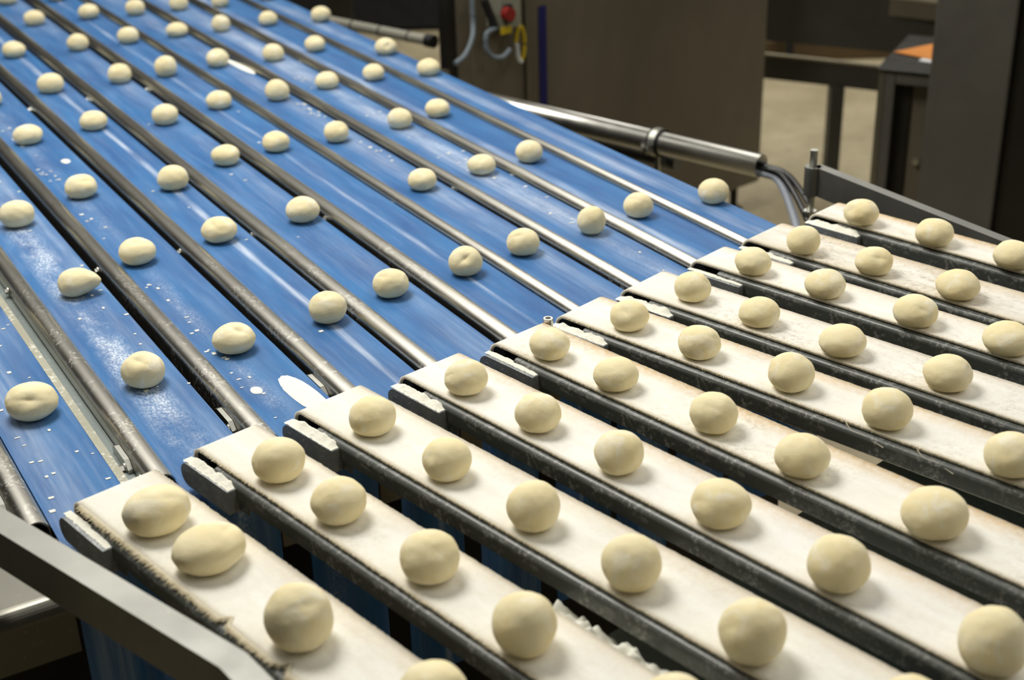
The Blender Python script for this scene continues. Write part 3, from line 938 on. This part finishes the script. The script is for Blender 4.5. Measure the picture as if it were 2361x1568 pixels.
# ------------------------------------------------------------------ pipe with hoses behind the blue belts
def along(a, b, t): return Vector(a) + (Vector(b) - Vector(a)) * t
PA, PB = Vector((-.30, 3.93, .80)), Vector((.589, 3.129, .80))
pd = (PB - PA).normalized()
root = empty('steel_pipe', PB, label='shiny steel pipe with open end behind the farthest blue belt', cat='pipe')
m = MB(); ro, ri = .0275, .0255; n = 28
side = pd.cross(Vector((0, 0, 1))).normalized(); upv = side.cross(pd)
vs = []
for (t, r) in ((-(PB - PA).length, ro), (0, ro), (0, ri), (-.35, ri)):
    for i in range(n):
        q = pd * t + (side * math.cos(2 * math.pi * i / n) + upv * math.sin(2 * math.pi * i / n)) * r
        vs.append(tuple(q))
m.add(vs, [(a * n + i, a * n + (i + 1) % n, (a + 1) * n + (i + 1) % n, (a + 1) * n + i) for a in range(3) for i in range(n)], True)
m.build('pipe', M['steel_clean'], root)
m = MB()
c0 = along(PB, PA, .245) - PB
ringp = [c0 + (side * math.cos(t) + upv * math.sin(t)) * .0335 for t in [2 * math.pi * i / 28 for i in range(29)]]
m.tube([c0 - pd * .016, c0 + pd * .016], .0335, 28)
cl = m.build('clamp_rubber', M['black'], root)
m = MB(); m.tube([c0 - pd * .009, c0 + pd * .009], .0355, 28)
q = c0 - side * .0 + upv * -.002 + Vector((-.030, -.012, -.004))
m.box(tuple(q - Vector((.012, .010, .003))), tuple(q + Vector((.012, .010, .001))))
m.box(tuple(q - Vector((.012, .010, .011))), tuple(q + Vector((.012, .010, -.007))))
m.tube([tuple(q + Vector((0, 0, -.02))), tuple(q + Vector((0, 0, .012)))], .004, 10)
m.tube([tuple(c0 + Vector((0, 0, -.034))), tuple(c0 + Vector((0, 0, -.09)))], .008, 12)
m.build('clamp_band', M['zinc'], cl)
m = MB(); m.tube([tuple(PA + Vector((.03, .03, -.055))), tuple(PB + Vector((-.17, .19, -.055)))], .018, 16)
o = m.build('steel_pipe', M['bar_steel']); tag(o, 'thinner dull pipe running just below the shiny pipe', 'pipe')

def hose(pts, r, mat, label, name='hose', group=None, cat='hose'):
    m = MB(); m.tube(spline(pts, 12), r, 12)
    o = m.build(name, mat); tag(o, label, cat, group); return o

e = PB
hose([e - pd * .12 + Vector((0, 0, -.008)), e + Vector((0, 0, -.006)), e + Vector((.045, -.06, -.012)), e + Vector((.085, -.19, -.09)), e + Vector((.085, -.33, -.17)), e + Vector((.075, -.45, -.22))], .0075, M['black_hose'], 'black hose curving down from the open pipe end', group='hoses from the pipe end')
hose([e - pd * .12 + Vector((.004, .004, .0)), e + Vector((.004, .004, .0)), e + Vector((.062, -.055, -.014)), e + Vector((.105, -.19, -.09)), e + Vector((.105, -.33, -.18)), e + Vector((.09, -.45, -.22))], .0065, M['black_hose'], 'dark glossy hose beside the black hose at the pipe end', group='hoses from the pipe end')
hose([e - pd * .12 + Vector((.0, .0, -.016)), e + Vector((.0, .0, -.016)), e + Vector((.040, -.045, -.03)), e + Vector((.066, -.16, -.12)), e + Vector((.058, -.32, -.20)), e + Vector((.055, -.45, -.24))], .0095, M['pale_hose'], 'pale grey hose hanging lowest from the pipe end', group='hoses from the pipe end')

# ------------------------------------------------------------------ dark machine cabinets behind
PE = Vector((math.cos(math.radians(39)), math.sin(math.radians(39)), 0)); PM = Vector((-PE.y, PE.x, 0))
def panel_pt(s, off, z): return PE * s + PM * off + Vector((0, 0, z))
def panel_box(m, s0, s1, o0, o1, z0, z1):
    m.prism([(s0, o0), (s1, o0), (s1, o1), (s0, o1)], lambda p, t: tuple(panel_pt(p[0], p[1], t)), z0, z1)

root = empty('machine_cabinet', (0, 0, 0), label='big dark steel machine cabinet with a blue vertical stripe behind the pipe', cat='cabinet')
m = MB(); panel_box(m, 2.715, 3.80, 3.234, 3.40, .12, 1.9); m.build('body', M['cabinet'], root, bevel=.004)
m = MB(); panel_box(m, 2.757, 2.787, 3.2315, 3.2338, .40, .928); m.build('blue_stripe', M['stripe'], root)
m = MB(); panel_box(m, 2.700, 2.7145, 3.225, 3.26, .15, 1.9); m.build('edge_strip', M['cabinet_light'], root)
for s, o in ((3.74, 3.30), (2.8, 3.30)):
    m = MB(); p = panel_pt(s, o, 0); m.tube([(p.x, p.y, .0), (p.x, p.y, .012)], .035, 14); m.tube([(p.x, p.y, .012), (p.x, p.y, .12)], .014, 12)
    m.build('leg', M['cabinet_dark'], root)
root = empty('control_cabinet', (0, 0, 0), label='dull brown steel cabinet carrying the switch box, left of the striped cabinet', cat='cabinet')
m = MB(); panel_box(m, 2.500, 2.6995, 3.234, 3.32, .1, 1.9); m.build('body', M['cabinet'], root, bevel=.003)
m = MB(); panel_box(m, 2.425, 2.4595, 3.25, 3.29, .1, 1.9); m.build('side_column', M['cabinet_dark'], root, bevel=.003)
m = MB(); panel_box(m, 2.398, 2.418, 3.235, 3.262, .0, .80); m.build('leg', M['cabinet_light'], root)
m = MB(); panel_box(m, 2.46, 2.4995, 3.238, 3.31, .1, 1.9); m.build('edge_strip', M['cabinet'], root)

root = empty('switch_box', panel_pt(2.59, 3.2, .92), label='grey switch box with red button and yellow plate on the brown cabinet', cat='switch box')
def pb(name, mat, s0, s1, o0, o1, z0, z1, parent=root, bevel=.002):
    m = MB()
    c = panel_pt(2.59, 3.2, .92)
    m.prism([(s0, o0), (s1, o0), (s1, o1), (s0, o1)], lambda p, t: tuple(panel_pt(p[0], p[1], t) - c), z0, z1)
    return m.build(name, mat, parent, bevel=bevel)
hb = pb('housing', M['switch_grey'], 2.556, 2.632, 3.165, 3.233, .905, 1.06, bevel=.005)
pb('button_base', M['black'], 2.566, 2.592, 3.150, 3.1648, .925, .975)
m = MB(); c = panel_pt(2.59, 3.2, .92)
p0 = panel_pt(2.562, 3.149, .955) - c; p1 = panel_pt(2.562, 3.125, .955) - c
m.tube([tuple(p0), tuple(p1)], .019, 18); m.build('red_button', M['red'], root)
pb('yellow_plate', M['yellow'], 2.553, 2.592, 3.158, 3.1648, .893, .912)

pz = panel_pt(2.651, 3.20, 0)
m = MB(); m.tube([(pz.x, pz.y, .895), (pz.x, pz.y, 1.7)], .0085, 12)
o = m.build('conduit_pole', M['switch_grey']); tag(o, 'thin vertical grey conduit beside the switch box', 'conduit')
m = MB()
pts = [panel_pt(2.648 + .016 * math.cos(t), 3.19, .845 + .050 * math.sin(t)) for t in [2 * math.pi * i / 30 for i in range(31)]]
m.tube(pts, .0065, 10, caps=False)
o = m.build('hose_loop', M['yellow']); tag(o, 'small yellow and white hose loop hanging below the thin conduit', 'hose')
m = MB(); pts = [panel_pt(2.6425 + .016 * math.cos(t), 3.180, .842 + .048 * math.sin(t)) for t in [math.pi * .95 + math.pi * .6 * i / 16 for i in range(17)]]
m.tube(pts, .0068, 10); m.build('white_side', M['paper'], o)
hose([panel_pt(2.532, 3.16, .915), panel_pt(2.50, 3.16, .905), panel_pt(2.497, 3.16, .865), panel_pt(2.52, 3.16, .835), panel_pt(2.556, 3.16, .828), panel_pt(2.585, 3.16, .845)], .0075, M['grey_hose'], 'grey hose bent in a round hook below the switch box')
hose([panel_pt(2.475, 3.19, 1.02), panel_pt(2.476, 3.19, .94), panel_pt(2.455, 3.17, .90), panel_pt(2.42, 3.16, .86), panel_pt(2.375, 3.15, .845)], .0075, M['grey_hose'], 'grey hose sweeping from the cabinet to the far pipe end')
m = MB(); p = panel_pt(2.50, 3.17, .96)
m.tube([tuple(panel_pt(2.503, 3.17, 1.0)), tuple(panel_pt(2.527, 3.17, .945)), tuple(panel_pt(2.532, 3.165, .905))], .012, 12)
o = m.build('cable_gland', M['black']); tag(o, 'black cable elbow above the round grey hose hook', 'cable')

root = empty('far_pipe', (-.24, 4.395, .8), label='dull steel pipe with black end at the upper middle, behind the blue belts', cat='pipe')
pa, pb2 = Vector((-.62, 4.735, .80)), Vector((-.236, 4.395, .80))
m = MB(); m.tube([tuple(pa - Vector((-.24, 4.395, .8))), tuple(pb2 - Vector((-.24, 4.395, .8)))], .0165, 18); m.build('pipe', M['dull_pipe'], root)
m = MB(); b0 = pb2 - Vector((-.24, 4.395, .8)); dirp = (pb2 - pa).normalized(); m.tube([tuple(b0), tuple(b0 + dirp * .03)], .021, 18); m.build('end_cap', M['black'], root)
for t in (.35, .6, .85):
    m = MB(); c = along(pa, pb2, t) - Vector((-.24, 4.395, .8)); m.tube([tuple(c - dirp * .003), tuple(c + dirp * .003)], .0172, 18); m.build('band', M['cabinet_dark'], root)

# far dark machinery at the top middle
root = empty('far_machine', (-.2, 7.5, 0), label='black machine frame in the dark far background at the top middle', cat='machine')
m = MB(); m.box((-1.6, .3, .02), (.35, 1.2, .66)); m.build('body', M['black_gap'], root)
m = MB(); m.box((-.60, -.9, 0), (-.50, -.8, 1.2)); m.build('post', M['cabinet_dark'], root)
m = MB(); m.box((-.50, -.9, .60), (.15, -.85, .66)); m.build('crossbar', M['cabinet_dark'], root)
for i, (x, z, mt, lab) in enumerate([(-.29, .64, 'cream_box', 'dull cream carton standing left on the far dark shelf'), (-.10, .64, 'stripe', 'dark blue carton standing on the far dark shelf'), (.06, .64, 'cream_box', 'dull cream carton standing right on the far dark shelf')]):
    m = MB(); m.box((-.2 + x, 7.85, .6605), (-.2 + x + (.07 if i == 1 else .15), 7.98, .6605 + .11)); o = m.build('carton', M[mt], bevel=.004); tag(o, lab, 'carton', 'cartons on the far shelf')

# ------------------------------------------------------------------ right background: beams, post, small cabinet, column
def slant(name, a, b, h, t, z0, mat, parent=None):
    """a board from a to b (plan), thickness t away from the camera, from z0 up by h"""
    m = MB(); a = Vector(a); b = Vector(b); d = (b - a).normalized(); nn = Vector((-d.y, d.x))
    m.prism([tuple(a), tuple(b), tuple(b + nn * t), tuple(a + nn * t)], lambda p, tt: (p[0], p[1], tt), z0, z0 + h)
    return m.build(name, mat, parent, bevel=.004)

root = empty('overhead_beam', (0, 0, 0), label='deep dark painted beam at the upper right between cabinet and column', cat='beam')
slant('board', (.80, 5.285), (2.3, 4.50), .24, .06, .56, M['beam'], root)
root = empty('pale_rail', (0, 0, 0), label='pale rail with bright edge at the top right, running behind the column', cat='rail')
slant('rail', (0.98, 5.264), (2.3, 4.32), .060, .012, .690, M['rail_paint'], root)
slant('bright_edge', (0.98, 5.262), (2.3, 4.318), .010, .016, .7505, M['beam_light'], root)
root = empty('low_frame', (0, 0, 0), label='dark low frame with lit top edge and post, right of the cabinet', cat='frame')
slant('top_beam', (.80, 5.40), (1.46, 5.03), .088, .018, .39, M['beam'], root)
slant('lit_edge', (.80, 5.395), (1.46, 5.025), .008, .02, .4785, M['beam_light'], root)  # light on the top edge, painted as a thin pale strip
m = MB(); m.box((1.212, 5.13, 0), (1.262, 5.19, .39)); m.build('post', M['beam'], root)

root = empty('shaded_floor_slab', (0, 0, 0), label='low brown slab standing in for shaded floor behind the dark low frame', cat='trough')
m = MB(); m.box((.7, 6.95, 0), (3.0, 9.5, .10)); m.build('trough', M['brown'], root)  # added slab, coloured as the shaded floor beyond
for x in (1.13, 1.27):
    m = MB(); m.box((x + .12, 6.86, 0), (x + .15, 6.90, .5)); m.build('upright', M['black_gap'], root)

CB = math.radians(-27)
root = empty('side_cabinet', (1.125, 4.12, 0), CB, label='low grey cabinet holding papers, left of the big column', cat='cabinet')
def sb_(name, a, b, mat, bevel=.003, parent=None):
    m = MB(); m.box(a, b); return m.build(name, mat, parent or root, bevel=bevel)
sb_('leg', (-.014, 0, 0), (.005, .04, .738), M['cabinet_light'])
sb_('body', (.006, .05, .05), (.42, .42, .738), M['cabinet'])
sb_('frame_stile', (.006, 0, .05), (.036, .049, .738), M['column'])
sb_('frame_rail', (.0365, 0, .70), (.42, .049, .738), M['column'])
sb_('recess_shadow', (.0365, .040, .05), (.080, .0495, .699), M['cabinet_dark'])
sb_('top', (-.02, -.01, .7385), (.42, .42, .745), M['cabinet_dark'])
m = MB(); m.tube([(.112, .05, .455), (.112, .036, .455)], .010, 14); m.build('bolt', M['zinc'], root)
m = MB(); m.prism([(1.195, 4.285), (1.285, 4.186), (1.45, 4.26), (1.335, 4.362)], lambda p, t: (p[0], p[1], t), .7476, .7496); o = m.build('folder', M['orange']); tag(o, 'bright orange card lying on white paper on the low cabinet', 'folder')
m = MB(); m.prism([(1.245, 4.186), (1.285, 4.150), (1.45, 4.19), (1.40, 4.30), (1.33, 4.30)], lambda p, t: (p[0], p[1], t), .7453, .7472); o = m.build('paper_sheet', M['paper']); tag(o, 'white paper sheet under the orange card', 'paper')

root = empty('column', (1.19, 3.90, 0), CB, label='wide grey machine column at the right edge of the photo', cat='column')
m = MB(); m.box((.004, 0, 0), (.218, .18, 2.2)); m.build('column_body', M['column'], root, bevel=.006)
root = empty('machine_cabinet', (1.19, 3.90, 0), CB, label='nearly black cabinet side at the far right edge, beside the grey column', cat='cabinet')
m = MB(); m.box((.222, .03, 0), (.75, .40, 2.2)); m.build('body', M['cabinet_dark'], root, bevel=.004)
